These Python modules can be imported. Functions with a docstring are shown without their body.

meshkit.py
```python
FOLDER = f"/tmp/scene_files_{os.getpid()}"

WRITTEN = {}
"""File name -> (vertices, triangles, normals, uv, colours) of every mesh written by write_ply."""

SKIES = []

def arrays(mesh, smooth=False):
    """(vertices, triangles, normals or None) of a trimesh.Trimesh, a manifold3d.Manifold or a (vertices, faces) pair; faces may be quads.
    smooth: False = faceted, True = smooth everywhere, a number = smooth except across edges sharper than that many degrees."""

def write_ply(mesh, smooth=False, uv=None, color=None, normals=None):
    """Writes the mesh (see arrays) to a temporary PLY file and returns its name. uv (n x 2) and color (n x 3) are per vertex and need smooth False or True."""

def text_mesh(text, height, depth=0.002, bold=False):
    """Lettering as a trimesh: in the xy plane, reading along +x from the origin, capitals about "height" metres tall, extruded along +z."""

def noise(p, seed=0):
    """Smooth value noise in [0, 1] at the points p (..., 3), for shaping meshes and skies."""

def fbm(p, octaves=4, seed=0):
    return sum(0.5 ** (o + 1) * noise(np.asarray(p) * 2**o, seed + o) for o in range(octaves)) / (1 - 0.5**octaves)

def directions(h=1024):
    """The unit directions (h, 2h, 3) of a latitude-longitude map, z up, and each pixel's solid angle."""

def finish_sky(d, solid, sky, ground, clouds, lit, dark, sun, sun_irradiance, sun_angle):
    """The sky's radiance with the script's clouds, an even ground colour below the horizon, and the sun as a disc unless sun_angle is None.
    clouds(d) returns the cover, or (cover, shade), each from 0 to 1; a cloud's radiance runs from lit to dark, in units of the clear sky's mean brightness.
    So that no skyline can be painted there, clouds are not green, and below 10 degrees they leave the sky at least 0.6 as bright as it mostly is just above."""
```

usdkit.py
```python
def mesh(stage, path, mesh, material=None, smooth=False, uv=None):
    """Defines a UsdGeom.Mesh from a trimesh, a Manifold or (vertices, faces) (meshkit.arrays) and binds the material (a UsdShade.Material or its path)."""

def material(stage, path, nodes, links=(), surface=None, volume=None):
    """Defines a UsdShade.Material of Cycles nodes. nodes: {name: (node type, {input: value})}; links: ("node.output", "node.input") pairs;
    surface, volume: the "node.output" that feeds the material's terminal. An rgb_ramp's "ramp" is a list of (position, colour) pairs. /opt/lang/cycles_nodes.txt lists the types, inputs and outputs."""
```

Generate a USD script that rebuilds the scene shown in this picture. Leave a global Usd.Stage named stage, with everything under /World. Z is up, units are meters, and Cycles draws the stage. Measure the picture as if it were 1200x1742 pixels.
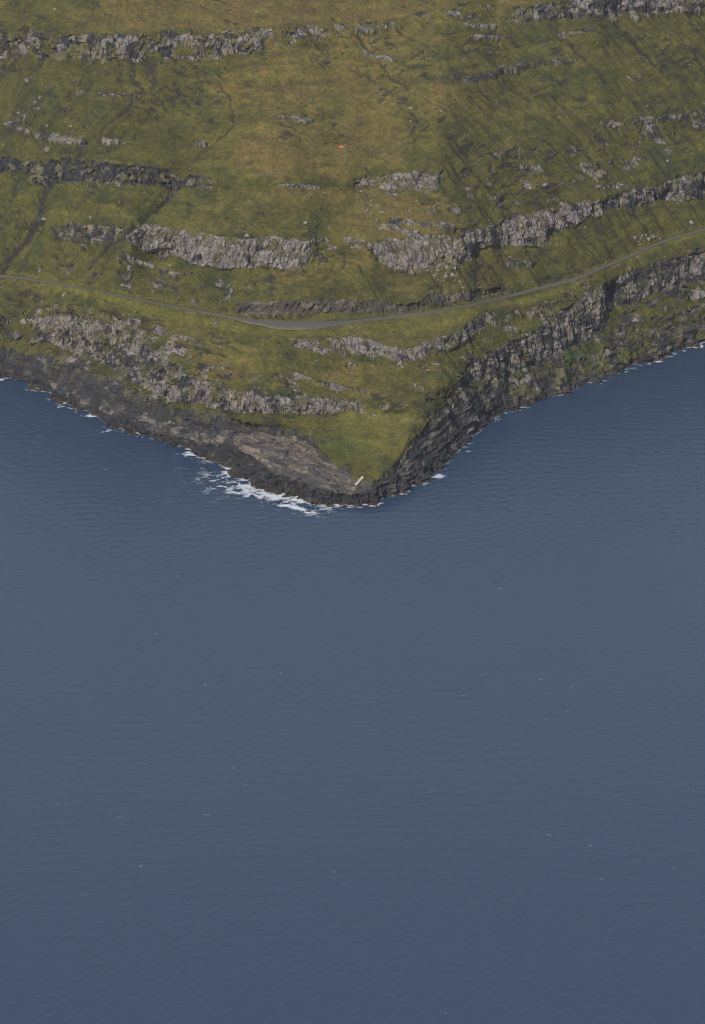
import math
import numpy as np
import trimesh
import manifold3d as mf
from scipy.ndimage import label as label_parts, map_coordinates, gaussian_filter, gaussian_filter1d
from scipy.spatial import cKDTree
from scipy.special import ndtr
from pxr import Usd, UsdGeom, UsdLux, UsdShade, Gf, Sdf, Vt
import usdkit

# ------------------------------------------------------------------ camera, sky, sun, exposure
stage = Usd.Stage.CreateInMemory()
UsdGeom.SetStageUpAxis(stage, UsdGeom.Tokens.z)
UsdGeom.SetStageMetersPerUnit(stage, 1.0)
world = UsdGeom.Xform.Define(stage, '/World')
UsdGeom.Scope.Define(stage, '/World/Looks')

W, H = 1200.0, 1742.0            # the photograph, in pixels
FPX = 4600.0                     # focal length in those pixels
PITCH = math.radians(24.0)       # downwards
DIST = 1400.0                    # camera to the tip of the headland
CAM = np.array([0.0, -DIST * math.cos(PITCH), DIST * math.sin(PITCH)])
FWD = np.array([0.0, math.cos(PITCH), -math.sin(PITCH)])
UPV = np.array([0.0, math.sin(PITCH), math.cos(PITCH)])

EXPOSURE = 0.55
SUN_DIR = np.array([-0.40, -0.66, 0.62]); SUN_DIR /= np.linalg.norm(SUN_DIR)
SUN_I, SUN_ANGLE, SUN_COL = 1.15, 1.5, (1.0, 0.93, 0.84)
SKY_STRENGTH = 0.105
HAZE_DENSITY = 0.00002

cam = UsdGeom.Camera.Define(stage, '/World/camera')
cam.CreateFocalLengthAttr(92.0)
cam.CreateHorizontalApertureAttr(92.0 * W / FPX)
cam.CreateClippingRangeAttr(Gf.Vec2f(1.0, 60000.0))
cam.CreateExposureAttr(EXPOSURE)
cam.AddTranslateOp().Set(Gf.Vec3d(*map(float, CAM)))
cam.AddRotateXOp().Set(90.0 - math.degrees(PITCH))

sun_el = math.asin(SUN_DIR[2]); sun_rot = math.atan2(SUN_DIR[0], SUN_DIR[1])
sky_mat = usdkit.material(stage, '/World/Looks/sky_light', {
    'sky': ('sky_texture', {'sky_type': 'single_scattering', 'sun_disc': False, 'sun_elevation': sun_el, 'sun_rotation': sun_rot % (2 * math.pi),
                            'altitude': 100.0, 'air_density': 1.0, 'aerosol_density': 2.5, 'ozone_density': 1.0}),
    'tc': ('texture_coordinate', {}),
    'map': ('mapping', {'scale': (1.0, 1.0, 2.6)}),
    'n': ('noise_texture', {'scale': 2.3, 'detail': 7.0, 'roughness': 0.55}),
    'cover': ('map_range', {'from_min': 0.30, 'from_max': 0.62, 'to_min': 0.30, 'to_max': 0.95, 'clamp': True}),
    'mix': ('mix', {'color2': (4.72, 4.84, 5.60)}),
    'bg': ('background_shader', {'strength': SKY_STRENGTH}),
}, [('tc.generated', 'map.vector'), ('map.vector', 'n.vector'), ('n.fac', 'cover.value'), ('cover.result', 'mix.fac'),
    ('sky.color', 'mix.color1'), ('mix.color', 'bg.color')], surface='bg.background')
dome = UsdLux.DomeLight.Define(stage, '/World/sky')
dome.CreateIntensityAttr(1.0)
UsdShade.MaterialBindingAPI.Apply(dome.GetPrim()).Bind(sky_mat)
dome.GetPrim().SetCustomDataByKey('label', 'pale broken cloud over a blue sky, out of frame')
dome.GetPrim().SetCustomDataByKey('kind', 'structure')

sun = UsdLux.DistantLight.Define(stage, '/World/sun')
sun.CreateIntensityAttr(SUN_I); sun.CreateAngleAttr(SUN_ANGLE); sun.CreateNormalizeAttr(True)
sun.CreateColorAttr(Gf.Vec3f(*SUN_COL))
sun.AddTransformOp().Set(Gf.Matrix4d(Gf.Rotation(Gf.Vec3d(0, 0, 1), Gf.Vec3d(*map(float, SUN_DIR))), Gf.Vec3d(0, 0, 1200)))

# ------------------------------------------------------------------ helpers
RNG = np.random.default_rng(7)
TAB = np.random.default_rng(11).random((64, 64, 64)).astype(np.float32)


def noise(p, seed=0):
    """Smooth periodic value noise in 0..1 at points (..., 3)."""
    p = np.asarray(p, np.float32) + np.float32(seed * 17.31)
    i = np.floor(p); t = p - i
    q = i + t * t * (3 - 2 * t)
    return map_coordinates(TAB, np.mod(q.reshape(-1, 3).T, 64), order=1, mode='grid-wrap').reshape(p.shape[:-1])


def fbm(p, octaves=4, seed=0, gain=0.5):
    s, a, tot = 0, 1.0, 0
    for o in range(octaves):
        s = s + a * noise(np.asarray(p) * (2.03 ** o), seed + o * 3); tot += a; a *= gain
    return s / tot


def ranked(n):
    """A noise field spread evenly over 0..1."""
    return ndtr((n - n.mean()) / n.std())


def sm(a, b, x):
    t = np.clip((x - a) / (b - a), 0, 1)
    return t * t * (3 - 2 * t)


def project(P):
    d = np.asarray(P) - CAM
    w = d @ FWD
    return W / 2 + FPX * d[..., 0] / w, H / 2 - FPX * (d @ UPV) / w


def ray(px, row):
    px, row = np.broadcast_arrays(np.asarray(px, float), np.asarray(row, float))
    d = FWD + ((px - W / 2) / FPX)[..., None] * np.array([1.0, 0, 0]) + ((H / 2 - row) / FPX)[..., None] * UPV
    return d


NAMES = {}


def numbered(name, parent='/World'):
    k = NAMES.get((parent, name), 0); NAMES[(parent, name)] = k + 1
    return f'{parent}/{name}' if k == 0 else f'{parent}/{name}_{k:03d}'


def tag(prim, label=None, cat=None, group=None, kind=None):
    for k, v in (('label', label), ('category', cat), ('group', group), ('kind', kind)):
        if v:
            prim.SetCustomDataByKey(k, v)
    return prim


def put_mesh(name, v, f, material, parent='/World', normals=None, tint=None):
    path = numbered(name, parent)
    m = UsdGeom.Mesh.Define(stage, path)
    v = np.asarray(v, np.float32); f = np.asarray(f, np.int32)
    m.CreatePointsAttr(Vt.Vec3fArray.FromNumpy(v))
    m.CreateFaceVertexCountsAttr(Vt.IntArray.FromNumpy(np.full(len(f), f.shape[1], np.int32)))
    m.CreateFaceVertexIndicesAttr(Vt.IntArray.FromNumpy(f.ravel()))
    m.CreateSubdivisionSchemeAttr('none')
    if normals is not None:
        m.CreateNormalsAttr(Vt.Vec3fArray.FromNumpy(np.asarray(normals, np.float32)))
        m.SetNormalsInterpolation('vertex')
    if tint is not None:
        UsdGeom.PrimvarsAPI(m).CreatePrimvar('tint', Sdf.ValueTypeNames.Color3fArray, 'vertex').Set(Vt.Vec3fArray.FromNumpy(np.asarray(tint, np.float32)))
    UsdShade.MaterialBindingAPI.Apply(m.GetPrim()).Bind(material)
    return m.GetPrim()


def xform(name, loc=(0, 0, 0), rotz=0.0, parent='/World'):
    x = UsdGeom.Xform.Define(stage, numbered(name, parent))
    x.AddTranslateOp().Set(Gf.Vec3d(*map(float, loc)))
    x.AddRotateZOp().Set(float(rotz))
    return x


# ------------------------------------------------------------------ materials
def surface_material(name, fine, fine_amp, rough, bump_scale, bump_dist, bump_strength=1.0, voronoi=None, z_squash=1.0, rough_noise=0.0):
    nodes = {
        'a': ('attribute', {'attribute': 'tint'}),
        'g': ('geometry', {}),
        'mp': ('mapping', {'scale': (1.0, 1.0, z_squash)}),
        'n1': ('noise_texture', {'scale': fine, 'detail': 5.0, 'roughness': 0.62}),
        'mr': ('map_range', {'from_min': 0.30, 'from_max': 0.70, 'to_min': 1.0 - fine_amp, 'to_max': 1.0 + fine_amp, 'clamp': False}),
        'mul': ('vector_math', {'math_type': 'multiply'}),
        'n2': ('noise_texture', {'scale': bump_scale, 'detail': 4.0, 'roughness': 0.6}),
        'b': ('bump', {'strength': bump_strength, 'distance': bump_dist}),
        'p': ('principled_bsdf', {'roughness': rough, 'specular_ior_level': 0.2}),
    }
    links = [('g.position', 'mp.vector'), ('mp.vector', 'n1.vector'), ('mp.vector', 'n2.vector'), ('n1.fac', 'mr.value'),
             ('a.color', 'mul.vector1'), ('mr.result', 'mul.vector2'), ('mul.vector', 'p.base_color'), ('b.normal', 'p.normal')]
    if voronoi:
        nodes['v'] = ('voronoi_texture', {'feature': 'distance_to_edge', 'scale': voronoi, 'randomness': 1.0})
        nodes['vr'] = ('map_range', {'from_min': 0.0, 'from_max': 0.16, 'to_min': -0.9, 'to_max': 0.0, 'clamp': True})
        nodes['ad'] = ('math', {'math_type': 'add'})
        links += [('mp.vector', 'v.vector'), ('v.distance', 'vr.value'), ('vr.result', 'ad.value1'), ('n2.fac', 'ad.value2'), ('ad.value', 'b.height')]
    else:
        links += [('n2.fac', 'b.height')]
    return usdkit.material(stage, f'/World/Looks/{name}', nodes, links, surface='p.BSDF')


M_GRASS = surface_material('grass', 0.55, 0.34, 0.95, 0.9, 0.55)
M_ROCK = surface_material('rock', 0.7, 0.38, 0.85, 0.7, 0.8, voronoi=0.30, z_squash=0.4)
M_SHORE = surface_material('shore_rock', 0.7, 0.34, 0.7, 0.6, 1.0, z_squash=2.2)
M_EARTH = surface_material('bare_earth', 0.9, 0.4, 0.95, 1.0, 0.6)
M_ROAD = surface_material('road', 1.2, 0.18, 0.9, 3.0, 0.05)


def plain(name, color, rough=0.7, amp=0.2, scale=3.0):
    return usdkit.material(stage, f'/World/Looks/{name}', {
        'g': ('geometry', {}), 'n': ('noise_texture', {'scale': scale, 'detail': 5.0}),
        'mr': ('map_range', {'from_min': 0.3, 'from_max': 0.7, 'to_min': 1 - amp, 'to_max': 1 + amp, 'clamp': False}),
        'mul': ('vector_math', {'math_type': 'multiply', 'vector1': color}),
        'p': ('principled_bsdf', {'roughness': rough, 'specular_ior_level': .15})},
        [('g.position', 'n.vector'), ('n.fac', 'mr.value'), ('mr.result', 'mul.vector2'), ('mul.vector', 'p.base_color')], surface='p.BSDF')


# ------------------------------------------------------------------ the lie of the land
# level lines of the headland, from the waterline upwards, as they run from left to right
L = [
 # 0 waterline
 [(-500,540),(-200,600),(0,646),(30,652),(55,660),(90,684),(125,696),(165,711),(178,728),(200,733),(230,743),(280,757),(310,766),(340,778),(385,800),(400,810),(420,827),(452,838),(462,850),(505,853),(520,860),(550,865),(610,867),(630,862),(660,852),(685,840),(720,820),(732,806),(757,800),(762,782),(790,758),(805,742),(830,722),(860,703),(900,690),(950,672),(1000,657),(1045,636),(1090,623),(1140,607),(1200,589),(1400,535),(1700,450)],
 # 1 head of the wave-washed rock
 [(-500,525),(-200,588),(0,632),(50,640),(100,668),(150,690),(200,708),(250,728),(300,742),(350,757),(400,757),(430,779),(460,798),(500,813),(550,831),(600,840),(640,832),(680,814),(720,782),(760,748),(800,715),(850,684),(900,674),(950,655),(1000,640),(1050,620),(1100,604),(1150,588),(1200,575),(1400,520),(1700,435)],
 # 2 back of the rock shelf
 [(-500,510),(-200,576),(0,620),(50,628),(100,655),(150,668),(200,683),(250,708),(300,722),(350,727),(400,731),(450,737),(500,743),(528,754),(548,783),(590,800),(604,817),(630,821),(650,817),(675,803),(694,785),(702,764),(728,741),(745,714),(780,690),(820,668),(860,658),(900,655),(950,634),(1000,617),(1050,599),(1100,582),(1150,567),(1200,557),(1400,500),(1700,415)],
 # 3 head of the dark lower cliff
 [(-500,480),(-200,545),(0,589),(50,596),(100,612),(150,632),(200,646),(250,674),(280,693),(320,699),(350,703),(400,714),(450,724),(500,731),(530,745),(549,775),(593,792),(604,810),(630,815),(647,811),(670,797),(689,778),(696,757),(722,735),(741,706),(780,672),(820,655),(860,648),(900,645),(950,619),(1000,602),(1050,583),(1100,562),(1150,546),(1200,535),(1400,485),(1700,395)],
 # 4 foot of the pale cliff
 [(-500,450),(-200,515),(0,560),(50,572),(75,580),(100,588),(150,605),(200,635),(250,668),(280,682),(320,692),(360,698),(400,702),(450,706),(500,708),(550,706),(600,702),(630,704),(660,712),(700,703),(740,683),(780,660),(800,650),(850,640),(900,632),(930,610),(950,598),(1000,582),(1020,565),(1035,535),(1050,524),(1100,505),(1150,490),(1200,474),(1400,430),(1700,345)],
 # 5 head of the pale cliff
 [(-500,425),(-200,490),(0,530),(50,532),(75,538),(120,530),(160,541),(200,553),(240,581),(280,606),(320,640),(360,658),(400,665),(450,672),(500,676),(550,678),(600,683),(630,688),(660,690),(700,682),(740,664),(780,632),(800,616),(850,590),(900,563),(950,530),(1000,496),(1030,482),(1050,467),(1100,451),(1150,437),(1200,425),(1400,375),(1700,290)],
 # 6 foot of the little outcrop below the road
 [(-500,415),(-200,484),(0,520),(100,522),(200,538),(300,590),(400,605),(500,594),(550,598),(600,598),(640,605),(670,613),(700,611),(740,599),(780,583),(810,567),(825,552),(860,538),(900,525),(1000,483),(1100,440),(1200,413),(1400,365),(1700,280)],
 # 7 head of the little outcrop
 [(-500,405),(-200,474),(0,508),(100,514),(200,530),(300,570),(400,580),(480,578),(520,575),(560,573),(600,573),(640,582),(670,590),(700,588),(740,575),(780,560),(810,541),(828,528),(860,522),(900,512),(1000,476),(1100,433),(1200,404),(1400,355),(1700,270)],
 # 8 outer edge of the road
 [(-500,390),(-200,446),(0,470.5),(100,485),(200,505),(300,525.5),(400,544.5),(440,552),(470,558),(540,559),(600,552),(660,543),(720,536),(800,523),(900,497.5),(980,476),(1050,446),(1125,412),(1200,390.5),(1400,340),(1700,255)],
 # 9 inner edge of the road
 [(-500,384),(-200,440),(0,464.5),(100,479),(200,499),(300,519),(400,538),(440,543.5),(500,546.5),(560,546.5),(600,544.5),(660,537),(720,530),(800,516.5),(900,490.5),(980,468.5),(1050,438),(1125,404),(1200,383),(1400,333),(1700,248)],
 # 10 foot of the cut bank
 [(-500,380),(-200,436),(0,460),(100,474),(200,494),(300,513),(400,532),(450,535),(500,534),(550,533),(600,533),(650,534),(700,528),(740,521),(780,514),(820,505),(860,495),(880,490),(1000,454),(1050,430),(1100,408),(1200,377),(1400,327),(1700,242)],
 # 11 head of the cut bank
 [(-500,376),(-200,432),(0,456),(100,470),(200,490),(300,508),(400,523),(430,514),(500,512),(550,511),(600,510),(650,512),(690,515),(720,512),(750,500),(780,500),(820,492),(860,484),(880,484),(1000,449),(1050,426),(1100,404),(1200,373),(1400,323),(1700,238)],
 # 12 foot of the middle outcrops
 [(-500,380),(-200,420),(0,425),(100,415),(150,412),(200,410),(228,418),(250,430),(290,434),(325,448),(370,456),(400,456),(450,452),(480,458),(520,456),(538,442),(560,428),(600,424),(630,432),(645,450),(690,463),(750,452),(790,448),(812,432),(830,416),(870,418),(915,421),(935,402),(950,386),(1000,368),(1020,358),(1060,352),(1100,346),(1150,341),(1200,335),(1400,300),(1700,225)],
 # 13 head of the middle outcrops
 [(-500,350),(-200,385),(0,395),(100,387),(120,380),(205,382),(228,396),(250,381),(270,377),(310,388),(340,398),(370,403),(420,405),(450,404),(500,402),(525,410),(545,404),(560,402),(600,406),(630,415),(645,412),(700,402),(780,398),(800,393),(850,374),(900,362),(950,350),(1000,338),(1015,336),(1050,324),(1100,311),(1150,298),(1200,290),(1400,255),(1700,185)],
 # 14 foot of the third rock band
 [(-500,270),(-200,285),(0,290),(50,290),(80,312),(120,308),(180,312),(240,312),(300,316),(340,318),(400,318),(500,325),(600,318),(640,318),(700,323),(740,317),(800,298),(850,284),(950,268),(1000,257),(1100,236),(1200,212),(1400,175),(1700,110)],
 # 15 head of the third rock band
 [(-500,240),(-200,256),(0,261),(50,266),(100,266),(150,270),(200,276),(250,281),(300,288),(340,297),(400,302),(500,310),(590,308),(630,299),(700,289),(740,293),(800,272),(850,260),(950,236),(1000,219),(1100,203),(1200,180),(1400,145),(1700,80)],
 # 16 foot of the top rock band
 [(-500,90),(-200,98),(0,100),(80,97),(150,101),(240,103),(340,100),(400,92),(450,90),(520,72),(600,56),(665,45),(725,38),(825,27),(870,35),(950,32),(1050,28),(1100,22),(1150,16),(1200,10),(1400,-15),(1700,-60)],
 # 17 head of the top rock band
 [(-500,35),(-200,42),(0,46),(100,54),(200,58),(270,54),(350,52),(430,48),(500,44),(560,42),(600,40),(665,28),(725,20),(825,8),(870,7),(950,1),(1050,-6),(1200,-18),(1400,-45),(1700,-95)],
 # 18
 [(-500,-140),(1700,-140)],
]
# steepness, in degrees, of the ground between each line and the next
S = [
 [(0,48),(430,50),(600,50),(1200,45)],
 [(0,25),(380,22),(430,10),(590,9),(640,35),(760,38),(1200,40)],
 [(0,62),(460,62),(540,45),(600,32),(650,36),(740,42),(850,50),(1200,52)],
 [(0,40),(100,34),(200,28),(280,22),(500,18),(570,10),(680,10),(730,26),(1200,38)],
 [(0,46),(60,46),(80,54),(600,52),(650,20),(700,22),(750,48),(800,66),(1200,68)],
 [(0,26),(300,20),(700,18),(900,24),(1200,24)],
 [(0,26),(480,20),(505,42),(820,52),(845,22),(1200,24)],
 [(0,26),(100,24),(400,10),(820,12),(1200,20)],
 [(0,3),(1200,3)],
 [(0,20),(400,8),(860,8),(1000,16),(1200,20)],
 [(0,32),(395,30),(430,64),(860,64),(885,30),(1200,32)],
 [(0,33),(300,30),(500,24),(700,24),(850,32),(1200,34)],
 [(0,33),(100,34),(120,52),(205,52),(215,34),(232,58),(525,58),(550,24),(630,24),(648,58),(800,64),(1200,68)],
 [(0,33),(250,26),(400,19),(700,18),(900,22),(1200,26)],
 [(0,58),(300,58),(380,28),(520,25),(570,27),(625,42),(722,42),(810,28),(850,34),(1200,38)],
 [(0,28),(400,23),(700,22),(1200,28)],
 [(0,50),(450,48),(560,36),(840,30),(880,55),(1200,55)],
 [(0,17),(1200,18)],
]
# share of bare rock in each of those strips, and share of that rock that is dark and wet
ROCK = [
 [(0,1),(1200,1)],
 [(0,1),(590,1),(620,.9),(800,1),(850,.8),(900,.6),(1200,.5)],
 [(0,1),(540,1),(580,.45),(620,.35),(650,.6),(690,.9),(840,.9),(900,.7),(1200,.65)],
 [(0,.35),(100,.5),(200,.55),(250,.35),(295,.03),(560,0),(715,0),(738,.2),(770,.65),(800,.8),(850,.7),(900,.5),(1000,.3),(1200,.32)],
 [(-100,.3),(0,.35),(60,.45),(80,.92),(590,.9),(640,.4),(665,.06),(700,.10),(740,.3),(780,.62),(820,.9),(1400,.96)],
 [(0,.2),(80,.25),(110,.5),(250,.5),(330,.4),(400,.12),(500,.2),(620,.12),(700,.05),(760,.15),(850,.08),(920,.22),(1200,.15)],
 [(0,.15),(120,.15),(300,.08),(485,.04),(503,.85),(530,.65),(560,.5),(600,.85),(650,.95),(824,.95),(845,.08),(920,.2),(1200,.08)],
 [(0,.12),(200,.06),(480,.03),(1200,.04)],
 [(0,0),(1200,0)],
 [(0,0),(1200,0)],
 [(0,.1),(395,.1),(425,.97),(865,.97),(884,.08),(1200,.05)],
 [(0,.08),(150,.12),(240,.15),(380,.12),(500,.05),(700,.05),(1000,.06),(1200,.05)],
 [(-100,.05),(100,.08),(116,.75),(205,.75),(216,.1),(228,.93),(530,.93),(545,.25),(560,.1),(600,.2),(632,.3),(645,.93),(1400,.95)],
 [(0,.06),(300,.05),(560,.06),(640,.14),(1000,.12),(1200,.05)],
 [(-100,.8),(310,.8),(360,.45),(400,.1),(590,.04),(608,.6),(640,1),(733,1),(752,.03),(800,.22),(900,.25),(1000,.4),(1400,.42)],
 [(0,.09),(400,.04),(700,.04),(1200,.07)],
 [(-100,.52),(250,.60),(430,.58),(520,.5),(600,.42),(760,.5),(840,.15),(862,.6),(885,.97),(1150,.97),(1200,.7)],
 [(0,.03),(1200,.03)],
]
DARK = [
 [(0,.95),(640,.95),(700,.78),(1200,.88)],
 [(0,.70),(250,.62),(340,.5),(420,.12),(600,.12),(640,.55),(800,.6),(880,.72),(1200,.65)],
 [(0,.97),(560,.95),(700,.62),(850,.7),(1200,.8)],
 [(0,.55),(250,.8),(700,.7),(1200,.8)],
 [(0,.55),(75,.35),(200,.38),(400,.25),(640,.2),(740,.55),(850,.5),(1000,.42),(1050,.62),(1200,.66)],
 [(0,.4),(1200,.25)], [(0,.5),(490,.1),(600,.12),(760,.3),(1200,.3)], [(0,.5),(1200,.4)], [(0,0),(1200,0)], [(0,0),(1200,0)],
 [(0,.8),(1200,.8)],
 [(0,.8),(400,.7),(600,.4),(1200,.6)],
 [(0,.8),(210,.8),(230,.14),(700,.12),(1000,.2),(1030,.42),(1200,.5)],
 [(0,.6),(1200,.2)],
 [(0,.97),(310,.9),(400,.6),(600,.15),(740,.2),(800,.75),(1200,.8)],
 [(0,.6),(1200,.6)],
 [(0,.62),(120,.55),(300,.38),(560,.35),(700,.6),(850,.5),(1200,.6)],
 [(0,.5),(1200,.5)],
]
NL = len(L)


def table(rows, x):
    a = np.array(sorted(rows), float)
    return np.interp(x, a[:, 0], a[:, 1])


# columns fan out from the viewpoint, close together where the headland is seen, wide apart beyond
pxs = np.concatenate([np.linspace(-480, -60, 70, endpoint=False), np.linspace(-60, 1260, 900, endpoint=False), np.linspace(1260, 1680, 71)])
NC = len(pxs)
lines = np.array([gaussian_filter1d(table(l, pxs), 7.0 if k < 2 else 2.0) for k, l in enumerate(L)])
for k in range(1, NL):
    lines[k] = np.minimum(lines[k], lines[k - 1] - 1.6)
# bearing and downward angle of each line at each column (a column keeps the bearing of its waterline)
d0 = ray(pxs, np.full(NC, 640.0)); az = np.arctan2(d0[:, 0], d0[:, 1])
thick = (lines[:-1] - lines[1:]).mean(1)
count = np.maximum(24, (2600 * thick / thick.sum()).astype(int))
sk = np.concatenate([k + np.linspace(0, 1, n_, endpoint=False) for k, n_ in enumerate(count)] + [[NL - 1.0]])
NR = len(sk); tt = np.linspace(0, 1, NR)
kk = np.minimum(sk.astype(int), NL - 2); fr_ = sk - kk
rows = (lines[kk] * (1 - fr_)[:, None] + lines[kk + 1] * fr_[:, None]).T             # NC x NR, falling
strip = np.broadcast_to(sk.astype(np.float32), (NC, NR))
slopes = np.array([gaussian_filter1d(table(s_, pxs), 3) for s_ in S])
slope = slopes[kk].T.copy()
for k, lo_, hi_ in ((4, 1.22, .72), (6, 1.3, .7), (12, 1.24, .66), (14, 1.25, .75), (16, 1.2, .75), (2, 1.15, .85)):
    rocky = sm(36, 50, slopes[k])[:, None]
    sel = kk == k
    slope[:, sel] *= 1 + rocky * ((lo_ + (hi_ - lo_) * fr_[sel])[None] - 1)
slope = gaussian_filter(slope, (4, 5))
# pitch of the line of sight: column of constant bearing
dd = ray(np.broadcast_to(pxs[:, None], rows.shape), rows)
tanp = -dd[..., 2] / dd[..., 1] * np.cos(az)[:, None]
tana = np.tan(np.radians(slope))


def climb(factor):
    r = np.empty((NC, NR)); z = np.empty((NC, NR))
    z[:, 0] = -1.0
    r[:, 0] = (CAM[2] - z[:, 0]) / tanp[:, 0]
    ta = tana * factor
    for j in range(1, NR):
        r[:, j] = (CAM[2] - z[:, j - 1] + r[:, j - 1] * ta[:, j]) / (tanp[:, j] + ta[:, j])
        z[:, j] = CAM[2] - r[:, j] * tanp[:, j]
    return r, z


# the beds of rock lie level: ease each column's steepness until its beds meet those of its neighbours
factor = np.ones((NC, NR))
KEYS = (5, 8, 11, 13, 15, 17)
at = [np.argmin(abs(strip - k), 1) for k in KEYS]
ar = np.arange(NC)
r, z = climb(factor)
goal = [gaussian_filter1d(z[ar, j], 45, mode='nearest') for j in at]
for _ in range(5):
    lo, f_prev = np.zeros(NC, int), 0
    for j, g in zip(at, goal):
        f_seg = np.clip((g - (goal[f_prev - 1] if f_prev else -1.0)) / np.maximum(z[ar, j] - z[ar, lo], .3), .4, 2.5)
        inside = (np.arange(NR)[None] > lo[:, None]) & (np.arange(NR)[None] <= j[:, None])
        factor = np.where(inside, np.clip(factor * f_seg[:, None], .25, 4), factor)
        lo = j; f_prev += 1
    r, z = climb(factor)
# each column is sampled again, evenly along the ground, with a skirt under the water and a stretch of hill beyond the top
N = 960
PR = np.empty((NC, N)); PZ = np.empty((NC, N)); ST = np.empty((NC, N), np.float32); RW = np.empty((NC, N), np.float32)
arc = np.concatenate([np.zeros((NC, 1)), np.cumsum(np.hypot(np.diff(r, axis=1), np.diff(z, axis=1)), 1)], 1)
WW = gaussian_filter1d(.5 * arc / arc[:, -1:] + .5 * (rows[:, :1] - rows) / (rows[:, :1] - rows[:, -1:]), 20, axis=0)
for i in range(NC):
    q = np.interp(np.linspace(0, 1, N), WW[i], np.arange(NR))
    for dst, src in ((PR, r[i]), (PZ, z[i]), (ST, strip[i]), (RW, rows[i])):
        dst[i] = np.interp(q, np.arange(NR), src)
PRE, POST = 5, 26
a = np.linspace(1, 0, PRE, endpoint=False)
b = np.linspace(0, 1, POST + 1)[1:] ** 1.4
PR = np.hstack([PR[:, :1] - 26 * a, PR, PR[:, -1:] + 420 * b])
PZ = np.hstack([PZ[:, :1] - 13 * a, PZ, PZ[:, -1:] + 105 * b])
ST = np.hstack([np.zeros((NC, PRE)), ST, np.full((NC, POST), NL - 1.01)]).astype(np.float32)
RW = np.hstack([np.repeat(RW[:, :1], PRE, 1), RW, np.repeat(RW[:, -1:], POST, 1)])
N = PR.shape[1]
PX = np.broadcast_to(pxs[:, None], (NC, N)).astype(np.float32)
P = np.stack([PR * np.sin(az)[:, None], CAM[1] + PR * np.cos(az)[:, None], PZ], -1)


def grid_normals(P):
    u = np.gradient(P, axis=0); v = np.gradient(P, axis=1)
    n = np.cross(u, v); n /= np.maximum(np.linalg.norm(n, axis=-1, keepdims=True), 1e-9)
    return n * np.where(n[..., 2:] < 0, -1, 1) if False else n


PS = np.stack([gaussian_filter(P[..., k], (7, 5)) for k in range(3)], -1)
NS = grid_normals(PS)
if NS[NC // 2, N // 2, 2] < 0:
    NS = -NS
steep = np.degrees(np.arccos(np.clip(grid_normals(P)[..., 2], -1, 1))); steep = np.minimum(steep, 180 - steep)
OUT = NS * np.array([1, 1, 0.25]); OUT /= np.maximum(np.linalg.norm(OUT, axis=-1, keepdims=True), 1e-6)
WR = sm(-60, 60, P[..., 0])
LAY = [(P[..., 0] * .77 + q * P[..., 1] * .64, P[..., 1] * .77 - q * P[..., 0] * .64) for q in (-1, 1)]


def aniso(a, b, c, octaves=1, seed=0, gain=.5):
    """Noise stretched a metres along the slope, b metres up it and c metres in height."""
    lo_, hi_ = (fbm(np.stack([u / a, v / b, P[..., 2] / c], -1), octaves, seed, gain) for u, v in LAY)
    return lo_ * (1 - WR) + hi_ * WR


INFR = ((PX > -80) & (PX < 1280)).astype(np.float32)

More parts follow.
